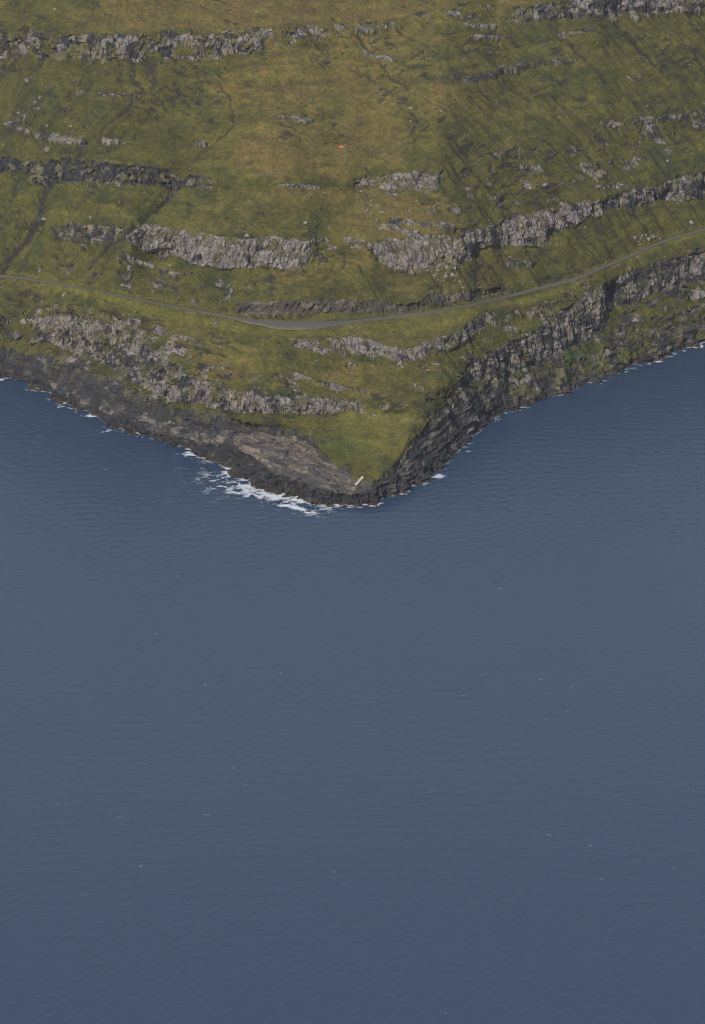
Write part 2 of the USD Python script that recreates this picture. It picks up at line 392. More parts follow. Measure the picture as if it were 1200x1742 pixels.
# ---- bare rock or turf
wob = (fbm(P / 13.0, 4, 2, .6) - 0.5) * 17 + (fbm(P / 2.6, 2, 5) - 0.5) * 7
def strip_at(row_shift):
    s_ = np.zeros((NC, N), np.float32)
    q_ = RW + row_shift
    for k in range(1, NL):
        s_ += np.clip((lines[k - 1][:, None] - q_) / (lines[k - 1] - lines[k])[:, None], 0, 1)
    return s_
SW = strip_at(wob * np.clip(np.abs(1), 0, 1)); SW[:, :PRE] = 0
SI = np.clip(SW.astype(int), 0, NL - 2)
pres = np.take_along_axis(np.array([table(t, pxs) for t in ROCK]).T, SI, 1)
dark_share = np.take_along_axis(np.array([table(t, pxs) for t in DARK]).T, SI, 1)
nz = ranked(aniso(8, 8, 5, 5, 9, 0.62))
m = sm(-0.045, 0.045, np.clip(pres * 1.12 - 0.06, 0, 1.06) - nz * 1.0)

LEDGE = [(6, .9, [(765,128),(800,135),(826,128)]), (5, .8, [(835,118),(870,112),(900,108),(962,104)]), (3, .3, [(800,65),(850,62)]), (4, .2, [(785,43),(828,45)]), (4, .4, [(935,60),(992,55)]),
 (5, .3, [(620,92),(640,96),(660,102)]), (4, .3, [(600,48),(632,52)]), (3, .5, [(150,157),(172,156)]), (3.5, .5, [(185,160),(252,163)]), (6, .35, [(35,212),(90,232),(155,238)]), (3.5, .2, [(190,238),(216,243)]), (3, .5, [(336,245),(360,247)]),
 (4, .3, [(470,200),(532,206)]), (4, .7, [(835,268),(905,255)]), (4, .3, [(1008,214),(1042,212)]), (5, .6, [(1060,205),(1140,200),(1200,188)]), (4, .4, [(228,442),(268,456)]), (5, .5, [(280,465),(332,470)]), (4, .9, [(252,478),(312,496)]),
 (4, .3, [(505,640),(552,652)]), (4, .2, [(560,655),(604,664)]), (4, .2, [(700,655),(722,660)]), (5, .1, [(588,410),(618,412)]), (5, .15, [(690,378),(765,386)]), (5, .15, [(648,388),(705,396)]), (4, .3, [(822,340),(848,336)]),
 (6, .3, [(265,560),(300,575),(345,588)]), (5, .3, [(205,545),(240,550)]), (4, .3, [(480,318),(545,322)]), (7, .8, [(0,545),(20,550)]), (4, .6, [(858,452),(905,448)]), (4, .7, [(915,520),(960,512)]), (4, .5, [(830,545),(880,560)]), (3, .5, [(1055,320),(1000,318)]),
 (4, .9, [(1050,560),(1120,545),(1200,520)]), (4, .9, [(1060,525),(1120,512)]), (5, .9, [(960,590),(1040,575)]), (4, .9, [(880,625),(960,610)])]
led_dark = np.zeros((NC, N), np.float32); led_any = np.zeros((NC, N), np.float32)
lj = (fbm(P / 5, 3, 33) - .5) * 10
for wd, dkk, pts in LEDGE:
    pp = np.array(pts)
    ci = np.where((pxs > pp[:, 0].min() - 25) & (pxs < pp[:, 0].max() + 25))[0]
    sl = slice(ci[0], ci[-1] + 1)
    ux = np.full(PX[sl].shape, 1e9, np.float32)
    for (x0, y0), (x1, y1) in zip(pts[:-1], pts[1:]):
        t = np.clip(((PX[sl] + lj[sl] - x0) * (x1 - x0) + (RW[sl] + lj[sl] - y0) * (y1 - y0)) / ((x1 - x0) ** 2 + (y1 - y0) ** 2), 0, 1)
        ux = np.minimum(ux, np.hypot(PX[sl] + lj[sl] - x0 - t * (x1 - x0), RW[sl] + lj[sl] - y0 - t * (y1 - y0)))
    g = np.exp(-(ux / wd) ** 2)
    hit = sm(.30, .48, g * .95 - .45 * nz[sl] + .10)
    led_any[sl] = np.maximum(led_any[sl], hit); led_dark[sl] = np.where(hit > .1, dkk, led_dark[sl])
led_any *= 1 - np.exp(-((ST - 8.5) / .55) ** 4)
m = np.maximum(m, led_any); dark_share = np.where(led_any > .1, led_dark, dark_share)

# ---- gullies and torn turf: (width, depth, darkness, points) as they run down the slopes
GULLY = [
 (1.6, 1.2, .95, [(556,241.5),(566,238.5),(578,241.5)]), (2.2, 1.2, .8, [(596,112),(606,118),(616,127)]), (2, .8, .5, [(470,212),(500,214)]), (2, .9, .7, [(620,292),(640,304)]),
 (11, 5.0, 1.0, [(100,285),(95,300),(88,335),(80,370),(55,400),(35,425),(12,462)]),
 (6, 3.0, .95, [(318,300),(295,330),(270,355),(250,372)]), (6, 2.6, .9, [(235,380),(215,398),(190,415),(168,445)]),
 (3.5, 1.3, .7, [(245,90),(245,130),(262,145),(240,165),(235,180),(205,205),(180,225),(150,245),(140,256)]),
 (2.2, .9, .75, [(385,135),(388,150),(400,165),(407,190),(408,205),(395,220),(372,240),(345,262),(322,285)]),
 (3, 1.2, .7, [(75,285),(50,300),(30,350),(15,375),(-5,392)]),
 (12, .6, .6, [(276,102),(278,118),(276,142)]), (10, .6, .55, [(312,142),(318,158),(310,175)]),
 (6, .9, .6, [(95,100),(88,116),(68,140)]), (6, .8, .5, [(60,95),(40,120),(20,150)]),
 (2.2, .9, .4, [(195,180),(170,205),(158,215)]), (2, .8, .4, [(268,195),(250,212),(240,235)]),
 (2.5, 1.3, .7, [(605,55),(625,85),(640,100),(655,120),(680,145),(692,154)]),
 (2.5, 1.3, .75, [(668,40),(690,60),(715,75)]), (2.2, .9, .5, [(715,75),(745,95),(765,117),(800,140),(815,155),(828,170)]),
 (3, 1.4, .7, [(922,40),(940,60),(955,80),(975,100),(1000,125),(1016,145)]),
 (4.5, 2.6, .95, [(1005,12),(1030,45),(1050,65),(1075,95),(1090,112),(1102,127)]),
 (3, 1.2, .6, [(1135,0),(1145,30),(1170,60),(1200,84)]),
 (3, 1.3, .75, [(905,235),(930,245),(955,270),(982,293)]), (3, 1.4, .8, [(958,235),(985,255),(1012,285)]),
 (2.5, 1, .6, [(868,265),(890,285),(902,302)]), (2.5, 1, .6, [(1015,212),(1035,245)]), (2.5, 1, .6, [(1062,205),(1082,232)]), (3, 1.2, .6, [(1140,190),(1168,222)]),
 (1.8, .8, .5, [(600,105),(640,140),(665,160)]), (1.8, .6, .45, [(705,160),(770,190),(800,200),(812,205)]), (1.8, .7, .5, [(885,195),(905,208),(928,222)]),
 (3, 1.5, .8, [(1058,350),(1070,372),(1086,390),(1096,402)]), (2, 1.0, .5, [(1008,362),(1040,398),(1062,427)]),
 (2, 1.0, .55, [(958,388),(985,410),(1012,440)]), (2, .9, .5, [(945,392),(968,420),(992,440)]), (2.2, 1.1, .6, [(1112,345),(1122,356),(1132,368)]),
 (2.4, 1.1, .5, [(918,424),(935,438),(950,446)]), (2.4, 1.0, .5, [(815,428),(830,445),(848,466),(866,490)]), (2, 1.0, .5, [(975,385),(1000,408),(1030,442)]),
 (4, 1.6, -.2, [(1140,498),(1175,528),(1215,556)]), (3, 1.2, .5, [(1095,505),(1120,530),(1150,550)]),
 (1.6, .8, .65, [(582,428),(586,445),(580,462)]), (1.6, .7, .6, [(470,462),(450,472),(432,476)]), (1.6, .7, .5, [(420,478),(424,490),(414,502)]),
 (2.5, .4, -.25, [(60,362),(150,364),(230,368),(262,372)]),
 (5, 2.0, .7, [(35,540),(15,548),(-10,552)]), (1.5, .7, .6, [(520,40),(560,80),(565,110)]),
]


def seg_dist(px, row, pts):
    best = np.full(px.shape, 1e9, np.float32); frac = np.zeros(px.shape, np.float32)
    for k, ((x0, y0), (x1, y1)) in enumerate(zip(pts[:-1], pts[1:])):
        ux, uy = x1 - x0, y1 - y0
        t = np.clip(((px - x0) * ux + (row - y0) * uy) / (ux * ux + uy * uy), 0, 1)
        d = np.hypot(px - x0 - t * ux, row - y0 - t * uy)
        frac = np.where(d < best, (k + t) / (len(pts) - 1), frac); best = np.minimum(best, d)
    return best, frac


carve = np.zeros((NC, N), np.float32); wet = np.zeros((NC, N), np.float32); pale_track = np.zeros((NC, N), np.float32)
jx = (fbm(P / 6, 3, 31) - .5) * 14; jy = (fbm(P / 6, 3, 37) - .5) * 8
for wd, dep, dk, pts in GULLY:
    pp = np.array(pts)
    ci = np.where((pxs > pp[:, 0].min() - 30) & (pxs < pp[:, 0].max() + 30))[0]
    if not len(ci):
        continue
    sl = slice(ci[0], ci[-1] + 1)
    d, fr = seg_dist(PX[sl] + jx[sl], RW[sl] + jy[sl], pts)
    w = wd * (0.65 + 0.7 * noise(P[sl] / 7, 3)) * (1 - 0.5 * fr)
    g = np.exp(-(d / w) ** 2)
    carve[sl] = np.maximum(carve[sl], dep * np.exp(-(d / (1.5 * w)) ** 2))
    if dk > 0:
        wet[sl] = np.maximum(wet[sl], dk * sm(.35, .8, g + (fbm(P[sl] / 2.2, 3, 8) - .5) * .9))
    else:
        pale_track[sl] = np.maximum(pale_track[sl], -dk * g)
# short dark scars where the turf has slipped, along the contour
scar = ranked(aniso(7, 2.0, 1.2, 3, 44)) * 0.5 + ranked(fbm(P / 22, 2, 45)) * 0.5
scar = sm(.815, .88, scar) * (1 - m)
lawn = sm(0, 1, ST - 3) * (1 - sm(3.8, 4.4, ST)) * sm(540, 600, PX) * (1 - sm(690, 730, PX))
roadside = np.exp(-((ST - 8.5) / 0.9) ** 2)
scar *= (1 - lawn) * (1 - roadside)

# ---- relief
is_shore = 1 - sm(1.9, 2.6, SW)
lob = aniso(12, 14, 60, 3, 51) - .5
colm = aniso(3.0, 4.5, 16, 1, 55); colm = np.abs(2 * colm - 1)
col2 = aniso(1.5, 2.5, 5, 1, 57); col2 = np.abs(2 * col2 - 1)
led = aniso(12, 12, 1.5, 1, 61) - .5
blk = fbm(P / 1.5, 3, 63, .6) - .5
cliffy = sm(30, 55, steep)
U = np.where(P[..., 0] < 0, LAY[0][0], LAY[1][0])
ucol = U / 1.9 + 1.3 * (noise(P * [1, 1, .25] / 4, 201) - .5)
icol = np.floor(ucol).astype(int)
ilev = np.floor(P[..., 2] / 3.6 + TAB[icol % 64, 3, 7]).astype(int)
cell = TAB[icol % 64, ilev % 64, 11]; cell2 = TAB[(icol // 3) % 64, 9, (ilev // 2) % 64]
rock_d = 8.0 * lob + 1.5 * sm(0, .40, colm) - 1.6 + .8 * led + .9 * blk + 1.3 * cell + 1.2 * cell2 - 1.2
shore_d = 6.5 * lob + 2.8 * led + 1.8 * (fbm(np.stack([P[..., 0] / 3.2, P[..., 1] / 3.2, P[..., 2] / 1.3], -1), 4, 66, .6) - .5) + .8 * sm(0, .3, colm) - .6 + (2.6 * (TAB[np.floor(U / 4.5 + noise(P / 5, 211)).astype(int) % 64, np.floor(P[..., 2] / 1.8).astype(int) % 64, 21] - .5) + 1.8 * (TAB[np.floor(U / 1.7).astype(int) % 64, np.floor(P[..., 2] / 1.0 + noise(P / 4, 212)).astype(int) % 64, 23] - .5)) * (1 - sm(1.0, 1.2, SW))
md = np.clip(m, 0, 1)
disp = md * (rock_d * (1 - is_shore) * (.35 + .65 * cliffy) + shore_d * is_shore * (.45 + .55 * cliffy))
# overhung hollows in the cliffs
for (hx, hy, rx, ry, dep) in [(272,434,17,9,6),(288,428,10,8,3),(815,430,9,14,5),(935,398,10,14,4),(1046,505,20,26,5),(1005,352,6,14,3),(1080,480,10,20,3),(1170,462,14,16,4),(150,632,50,10,3),(330,690,60,8,2),(470,728,90,6,3),(1125,338,8,10,3),(1185,322,8,10,3),(755,442,5,10,2.5),(100,300,10,16,3),(172,300,20,10,2.5),(225,302,22,8,2.5),(1050,18,40,9,2.5)]:
    disp -= dep * np.exp(-((PX - hx) / rx) ** 2 - ((RW - hy) / ry) ** 2)
land = sm(-.3, 1.2, P[..., 2])
flute = aniso(8.0, 55, 70, 3, 71, .6) - .5
hum = fbm(P / 19, 3, 73) - .5
tuft = fbm(P / 1.9, 3, 75, .6) - .5
dr_n = aniso(13, 85, 90, 3, 72, .45)
drain = (1 - sm(0, .11, np.abs(2 * dr_n - 1))) * sm(24, 31, gaussian_filter(steep, 6)) * sm(.3, .65, fbm(P / 26, 2, 76)) * (1 - md)
terr2 = fbm(np.stack([P[..., 0] / 22, P[..., 1] / 22, P[..., 2] / 2.4 + 2 * hum], -1), 2, 80) - .5
terr = noise(np.stack([P[..., 0] / 14, P[..., 1] / 14, P[..., 2] / 0.9 + 1.5 * hum], -1), 77) - .5
turf_h = (1 - md) * (1 - .75 * lawn) * (1 - .85 * np.exp(-((ST - 8.5) / .55) ** 2)) * (
    6.0 * flute * sm(20, 34, steep) + 4.2 * hum + 6.5 * (fbm(P / 50, 2, 74) - .5) + 1.25 * tuft + 1.0 * terr2 * sm(12, 28, steep) + 1.1 * terr * sm(14, 30, steep) - 1.5 * drain)
coast_d = (fbm(P * [1, 1, .3] / 12, 4, 68, .68) - .5) * 15 * sm(-9, -2, P[..., 2]) * (1 - sm(3, 9, P[..., 2]))
Q = P + OUT * (disp * sm(-9, -2, P[..., 2]) + coast_d)[..., None]
Q[..., 2] += turf_h + 1.1 * led_any * (pres < .5) - carve * (1 - np.exp(-((ST - 8.5) / .5) ** 2)) - 0.5 * scar + md * .3 * blk
tip = (is_shore > .5) & (P[..., 2] > .2)
q0 = Q[..., 2] + 1.6 * (fbm(P / 11, 3, 67) - .5)
stepz = Q[..., 2] - np.mod(q0, 2.3) + 2.3 * sm(.6, .95, np.mod(q0, 2.3) / 2.3)
Q[..., 2] = np.where(tip, Q[..., 2] * .2 + stepz * .8, Q[..., 2])
NQ = grid_normals(Q)
if NQ[NC // 2, N // 2, 2] < 0:
    NQ = -NQ

# ---- colour of the ground, with the left flank's shade put into the turf
def mixc(a, b, t):
    return a + (np.asarray(b, np.float32) - a) * t[..., None]

big = ranked(aniso(30, 30, 20, 4, 81))
mid = ranked(aniso(7, 5, 3, 4, 83, .6))
flat = 1 - sm(14, 32, gaussian_filter(steep, 5))
dry_and_shade = np.clip(.06 + .48 * flat + .42 * np.exp(-((P[..., 0] + 190 * (fbm(P / 60, 4, 79) - .5) + .12 * (P[..., 1] - 300)) / 100) ** 2) * sm(520, 430, RW) + .25 * sm(90, 20, RW) * sm(800, 600, PX) + .30 * np.exp(-((P[..., 0] + 30) / 60) ** 2) * sm(540, 600, RW) * sm(720, 650, RW) - .22 * sm(-70, -170, P[..., 0]) - .10 * sm(60, 150, P[..., 0]) + .50 * (big - .5) + .42 * (mid - .5) + .12 * sm(380, 60, RW) - .5 * lawn - .45 * roadside, 0, 1)  # ochre where turf is dry; left flank's shade painted in as darker green
tint = np.broadcast_to(np.array([.041, .042, .0098], np.float32), (NC, N, 3))
tint = mixc(tint, [.025, .031, .0078], sm(.55, .95, ranked(fbm(P / 13, 3, 85))) * .8)
tint = mixc(tint, [.070, .060, .0175], sm(.15, .95, dry_and_shade))
tint = mixc(tint, [.076, .056, .0225], sm(.72, 1.0, dry_and_shade) * sm(.5, .9, mid) * .7)
tint = mixc(tint, [.083, .082, .018], .75 * lawn + .55 * np.exp(-((ST - 7.7) / .35) ** 2) + .35 * np.exp(-((ST - 9.5) / .4) ** 2))
tint = mixc(tint, [.028, .049, .013], np.exp(-((PX - 990) / 60) ** 2 - ((RW - 608) / 18) ** 2) + .7 * np.exp(-((PX - 880) / 30) ** 2 - ((RW - 645) / 16) ** 2) + .5 * np.exp(-((PX - 580) / 40) ** 2 - ((RW - 760) / 20) ** 2))
scree = (1 - m) * sm(.72, .92, ranked(fbm(P / 5, 4, 87)) * .35 + pres * .9 + .1 * nz)
tint = mixc(tint, [.085, .080, .072], .55 * scree)
tint = mixc(tint, [.014, .014, .014], np.clip(wet * 1.0 + scar * .8 + .55 * drain * sm(.3, .7, fbm(P / 3, 3, 78)), 0, .95))
tint = mixc(tint, [.085, .085, .03], pale_track)
sp = ranked(fbm(P / 1.1, 2, 89, .7))
tint = mixc(tint, [.25, .24, .22], .7 * sm(.997, .999, sp) * (1 - lawn))
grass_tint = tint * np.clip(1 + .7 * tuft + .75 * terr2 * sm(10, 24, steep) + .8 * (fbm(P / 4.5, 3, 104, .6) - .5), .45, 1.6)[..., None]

dn = ranked(aniso(5, 5, 4, 4, 91, .6))
dk = sm(-.16, .16, dark_share - dn)
rt = np.broadcast_to(np.array([.142, .129, .120], np.float32), (NC, N, 3))
rt = mixc(rt, [.080, .074, .069], .75 * sm(.35, .95, ranked(fbm(P / 3, 4, 93, .6))))
rt = mixc(rt, [.150, .128, .070], .6 * sm(.75, .95, ranked(fbm(P / 6, 3, 94))))
tan = sm(.2, .9, SW) * (1 - sm(2.0, 2.3, SW)) * sm(330, 420, PX) * (1 - sm(620, 680, PX))
lay_ = np.abs(2 * aniso(9, 2.0, 1.2, 3, 97, .6) - 1)
rt = mixc(rt, [.125, .104, .080], np.clip(tan * sm(.15, .6, ranked(fbm(P / 5, 4, 98, .6))) + .3 * (SW < 2.2) * (SW > .9) * np.maximum(sm(300, 400, PX), sm(.45, .7, ranked(fbm(P / 8, 4, 107, .6)))), 0, 1))
rt = mixc(rt, [.034, .031, .028], .85 * (1 - sm(.0, .30, lay_)) * is_shore)
rt = mixc(rt, [.048, .045, .043], .9 * sm(.42, .66, ranked(aniso(16, 4.5, 3, 4, 99, .6))) * is_shore)
rt = mixc(rt, [.017, .018, .0205], dk * .95)
crack = np.clip((1 - sm(0, .16, colm)) * .55 + (1 - sm(0, .14, col2)) * .45, 0, 1)
rt = mixc(rt, [.035, .034, .034], crack * .42)
algae = 1 - sm(.6, 2.2, Q[..., 2] + 1.5 * (noise(P / 4, 95) - .5))
rt = mixc(rt, [.040, .028, .018], .85 * algae)
moss = sm(.58, .78, ranked(fbm(P / 4.5, 4, 96)) * .55 + .45 * NQ[..., 2]) * (1 - is_shore)
rt = mixc(rt, [.052, .050, .018], .85 * moss)
bank = (SI == 10) & (PX > 395) & (PX < 885)
rt = np.where(bank[..., None], mixc(np.broadcast_to(np.array([.040, .036, .028], np.float32), rt.shape), [.085, .075, .06], sm(.6, .95, mid)), rt)

# ---- the ground, cut into turf and each outcrop of rock
BANDS = [  # strips, from, to, name, label, category, material
 ((0, 1), -600, 395, 'shore_rock', 'black wave-washed rock along the left shore below the dark cliff', 'shore rock', M_SHORE),
 ((0, 1), 395, 655, 'rock_platform', 'broad tan and black rock platform at the tip of the headland', 'rock platform', M_SHORE),
 ((0, 1), 655, 1800, 'shore_rock', 'dark broken rock along the right shore of the headland', 'shore rock', M_SHORE),
 ((2, 3), -600, 300, 'sea_cliff', 'black undercut sea cliff on the left shore, under the pale cliff', 'cliff', M_SHORE),
 ((2, 3), 300, 640, 'rock_ledge', 'low dark undercut rock ledge behind the tan platform at the tip', 'rock ledge', M_SHORE),
 ((2, 3), 640, 1800, 'sea_cliff', 'dark ledges of rock on the right slope between shore and tall cliff', 'cliff', M_SHORE),
 ((4, 5), -600, 680, 'pale_cliff', 'long pale grey cracked cliff above the left shore, below the road', 'cliff', M_ROCK),
 ((4, 5), 680, 1800, 'tall_cliff', 'tall columned grey and dark cliff above the right shore, below the road', 'cliff', M_ROCK),
 ((6, 7), -600, 1800, 'low_outcrop', 'low pale outcrop in the turf just below the bend of the road', 'rock outcrop', M_ROCK),
 ((8, 9, 10), -600, 1800, 'earth_bank', 'dark bare earth bank cut along the uphill side of the road', 'earth bank', M_EARTH),
 ((11, 12, 13), -600, 216, 'dark_outcrop', 'small dark outcrop on the left slope, left of the large rounded pale one', 'rock outcrop', M_ROCK),
 ((11, 12, 13), 216, 590, 'rounded_outcrop', 'large rounded pale grey outcrop above the road, left of centre', 'rock outcrop', M_ROCK),
 ((11, 12, 13), 590, 1012, 'long_outcrop', 'long pale grey outcrop rising to the right above the road', 'rock outcrop', M_ROCK),
 ((11, 12, 13), 1012, 1800, 'cliff_band', 'columned grey cliff at the right edge above the road', 'cliff', M_ROCK),
 ((14, 15), -600, 450, 'dark_cliff_band', 'black cliff band on the left hillside with gullies below it', 'cliff', M_ROCK),
 ((14, 15), 450, 775, 'small_outcrop', 'small pale knob of rock in mid hillside with rubble below', 'rock outcrop', M_ROCK),
 ((14, 15), 775, 1800, 'broken_rock_band', 'broken dark rock on the gullied right hillside', 'rock outcrop', M_ROCK),
 ((16, 17), -600, 580, 'upper_rock_band', 'broad pale broken rock band across the upper left hillside', 'rock outcrop', M_ROCK),
 ((16, 17), 580, 850, 'thin_rock_band', 'thin patchy line of rock across the top middle of the hillside', 'rock outcrop', M_ROCK),
 ((16, 17), 850, 1800, 'upper_cliff_band', 'dark columned cliff at the top right of the hillside', 'cliff', M_ROCK),
]
gid = np.arange(NC * N).reshape(NC, N)
quads = np.stack([gid[:-1, :-1], gid[1:, :-1], gid[1:, 1:], gid[:-1, 1:]], -1)
if np.cross(Q[NC // 2 + 1, N // 2] - Q[NC // 2, N // 2], Q[NC // 2 + 1, N // 2 + 1] - Q[NC // 2, N // 2])[2] < 0:
    quads = quads[..., ::-1]
qm = (m[:-1, :-1] + m[1:, :-1] + m[1:, 1:] + m[:-1, 1:]) / 4
qs, qx = SI[:-1, :-1], PX[:-1, :-1]
owner = np.full(qm.shape, -1)
for b_, (ss, x0, x1, *_r) in enumerate(BANDS):
    owner[(qm > .5) & np.isin(qs, ss) & (qx >= x0) & (qx < x1)] = b_
Qf, Nf = Q.reshape(-1, 3), NQ.reshape(-1, 3)
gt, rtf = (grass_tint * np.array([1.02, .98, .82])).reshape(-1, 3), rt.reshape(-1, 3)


def ground_piece(name, sel, material, tints, smooth=True):
    q = quads[sel].reshape(-1, 4)
    used, inv = np.unique(q.ravel(), return_inverse=True)
    f = inv.reshape(-1, 4)
    return put_mesh(name, Qf[used], np.vstack([f[:, [0, 1, 2]], f[:, [0, 2, 3]]]), material, normals=Nf[used] if smooth else None, tint=np.clip(tints[used] * .82, .006, .6))


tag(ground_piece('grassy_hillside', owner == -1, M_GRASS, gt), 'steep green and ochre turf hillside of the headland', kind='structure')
loose = {}
for b_, (ss, x0, x1, name, label, cat, mat) in enumerate(BANDS):
    comp, n_ = label_parts(owner == b_)
    if not n_:
        continue
    size = np.bincount(comp.ravel())[1:]
    order = np.argsort(-size)
    main_ = comp == order[0] + 1
    rest = []
    for o_ in order[1:]:
        if size[o_] > max(500, .12 * size[order[0]]):
            rest.append(o_ + 1)
        else:
            break
    cx = qx[main_].mean()
    tag(ground_piece(name, main_, mat, rtf, smooth=False), label, cat)
    for c_ in rest:
        sel = comp == c_
        where = 'left' if qx[sel].mean() < cx else 'right'
        tag(ground_piece(name, sel, mat, rtf, smooth=False), f'separate {where} piece: ' + label, cat, group=f'{where} pieces of the {name.replace("_", " ")}' if sum((qx[comp == e].mean() < cx) == (where == 'left') for e in rest) > 1 else None)
    keep_ = np.isin(comp, [order[0] + 1] + rest)
    loose.setdefault(mat.GetPrim().GetName(), [mat, np.zeros(qm.shape, bool)])[1][:] |= (owner == b_) & ~keep_
for k, (mat, sel) in loose.items():
    if sel.any():
        tag(ground_piece('rock_patches', sel, mat, rtf), {'rock': 'small patches of bare grey rock showing through the turf', 'shore_rock': 'small patches of dark rock in the turf above the shore', 'bare_earth': 'small patches of bare earth along the road'}[k], 'rock', kind='stuff')

# where a line of sight meets the ground
vis = (PX > -20) & (PX < 1220) & (RW > -20)
qpx, qrow = project(Q)
TREE = cKDTree(np.stack([qpx[vis], qrow[vis]], -1)); VP, VN = Q[vis], NQ[vis]


def spot(px, row):
    _, i = TREE.query([px, row], k=6)
    i = i[np.argmin(np.linalg.norm(VP[i] - CAM, axis=1))]
    return VP[i].copy(), VN[i].copy()

# ------------------------------------------------------------------ road
ci = np.where((pxs > -400) & (pxs < 1600))[0]
road_v, road_t = [], []
NW = 9
for i in ci:
    j0 = np.argmin(abs(ST[i] - 8.0)); j1 = np.argmin(abs(ST[i] - 9.0))
    A, B = P[i, j0], P[i, j1]
    for k in range(NW):
        t = .5 + (k / (NW - 1) - .5) * (.50 + .50 * math.exp(-((pxs[i] - 520) / 85) ** 4) + .20 * float(noise(np.array([i / 7.0, 1.5, k // 5 * 4.0]), 3)))
        p = A + (B - A) * t
        p = p + np.array([0, 0, .42 - .14 * (2 * t - 1) ** 2 * 1.0])
        if k in (0, NW - 1):
            p = p - np.array([0, 0, .9])
        road_v.append(p)
road_v = np.array(road_v).reshape(len(ci), NW, 3)
for k in range(NW):
    road_v[:, k] = np.stack([gaussian_filter1d(road_v[:, k, q], 4) for q in range(3)], -1)
tk = np.linspace(-1, 1, NW)
rt_ = np.full((len(ci), NW, 3), .043) * (1 + .25 * (fbm(road_v / 3, 3, 101) - .5))[..., None]
rt_ = rt_ * (1 + .22 * np.exp(-((np.abs(tk) - .45) / .2) ** 2))[None, :, None] * np.array([1.05, 1.0, .93])
rt_[:, [0, -1]] = [.07, .065, .03]
g2 = np.arange(len(ci) * NW).reshape(len(ci), NW)
rq = np.stack([g2[:-1, :-1], g2[1:, :-1], g2[1:, 1:], g2[:-1, 1:]], -1).reshape(-1, 4)
tag(put_mesh('road', road_v.reshape(-1, 3), rq, M_ROAD, tint=rt_.reshape(-1, 3)), 'narrow grey single-track road with a wide passing bay at the bend', kind='structure')

# ------------------------------------------------------------------ sea
def axis(lo, hi, step, far, grow=1.35):
    mid_ = np.arange(lo, hi + step / 2, step); out = [step]
    while sum(out) < far:
        out.append(out[-1] * grow)
    e = np.cumsum(out)
    return np.concatenate([lo - e[::-1], mid_, hi + e])


SEA_X, SEA_Y = axis(-265, 265, 1.25, 9000), axis(-640, 262, 1.25, 9000)
SX, SY = np.meshgrid(SEA_X, SEA_Y, indexing='ij')


def sea_height(x, y):
    rg = np.random.default_rng(5)
    h = np.zeros(np.shape(x), np.float32)
    for _ in range(46):
        lam = 2.6 * (9 / 2.6) ** (rg.random() ** 1.3)
        th = rg.normal(math.radians(82), math.radians(34))
        k = 2 * math.pi / lam
        amp = .0026 * lam ** .7
        h += amp * np.sin(k * (x * math.cos(th) + y * math.sin(th)) + rg.random() * 6.283 + 1.2 * np.sin(x / 37.0 + y / 53.0))
    fade = np.clip((900 - np.maximum(np.abs(x), np.abs(y))) / 500, 0, 1)
    return h * fade


SZ = sea_height(SX, SY)
sea_mat = usdkit.material(stage, '/World/Looks/sea_water', {
    'g': ('geometry', {}),
    'mp': ('mapping', {'scale': (.70, 1.0, 1.0), 'rotation': (0.0, 0.0, .10)}),
    'n1': ('noise_texture', {'scale': .70, 'detail': 5.0, 'roughness': .62, 'distortion': .25}),
    'b1': ('bump', {'strength': 1.0, 'distance': .15}),
    'patch': ('noise_texture', {'scale': .012, 'detail': 3.0}),
    'pr': ('map_range', {'from_min': .3, 'from_max': .7, 'to_min': .08, 'to_max': .22, 'clamp': True}),
    'p': ('principled_bsdf', {'base_color': (.013, .026, .050), 'ior': 1.333, 'specular_ior_level': .5}),
}, [('g.position', 'mp.vector'), ('mp.vector', 'n1.vector'), ('n1.fac', 'b1.height'), ('b1.normal', 'p.normal'),
    ('g.position', 'patch.vector'), ('patch.fac', 'pr.value'), ('pr.result', 'p.roughness')], surface='p.BSDF')
g3 = np.arange(SX.size).reshape(SX.shape)
sq = np.stack([g3[:-1, :-1], g3[1:, :-1], g3[1:, 1:], g3[:-1, 1:]], -1).reshape(-1, 4)
sv = np.stack([SX, SY, SZ], -1)
sn = np.stack([-np.gradient(SZ, SEA_X, axis=0), -np.gradient(SZ, SEA_Y, axis=1), np.ones_like(SZ)], -1); sn /= np.linalg.norm(sn, axis=-1, keepdims=True)
tag(put_mesh('sea', sv.reshape(-1, 3), sq, sea_mat, normals=sn.reshape(-1, 3)), 'rippled slate blue sea around the headland', kind='structure')

# ------------------------------------------------------------------ foam
foam_mat = usdkit.material(stage, '/World/Looks/foam', {
    'g': ('geometry', {}), 'a': ('attribute', {'attribute': 'tint'}), 'n': ('noise_texture', {'scale': 1.1, 'detail': 6.0, 'roughness': .7}),
    's': ('separate_color', {}), 'ad': ('math', {'math_type': 'add'}),
    'r': ('map_range', {'from_min': .55, 'from_max': 1.25, 'to_min': 0.0, 'to_max': .80, 'clamp': True}),
    'p': ('principled_bsdf', {'roughness': .9, 'base_color': (.36, .39, .43)}), 't': ('transparent_bsdf', {}), 'm': ('mix_closure', {})},
    [('g.position', 'n.vector'), ('a.color', 's.color'), ('s.r', 'ad.value1'), ('n.fac', 'ad.value2'), ('ad.value', 'r.value'),
     ('r.result', 'm.fac'), ('t.BSDF', 'm.closure1'), ('p.BSDF', 'm.closure2')], surface='m.closure')
coast = Q[:, :, :2][np.abs(Q[..., 2]) < .35]
coast_tree = cKDTree(coast[::2])
hy_, hx_ = ray(np.linspace(-60, 1260, 900), 0)[:, 1], 0


def sea_point(px, row):
    d = ray(px, row); t = -CAM[2] / d[..., 2]
    return CAM + d * t[..., None]


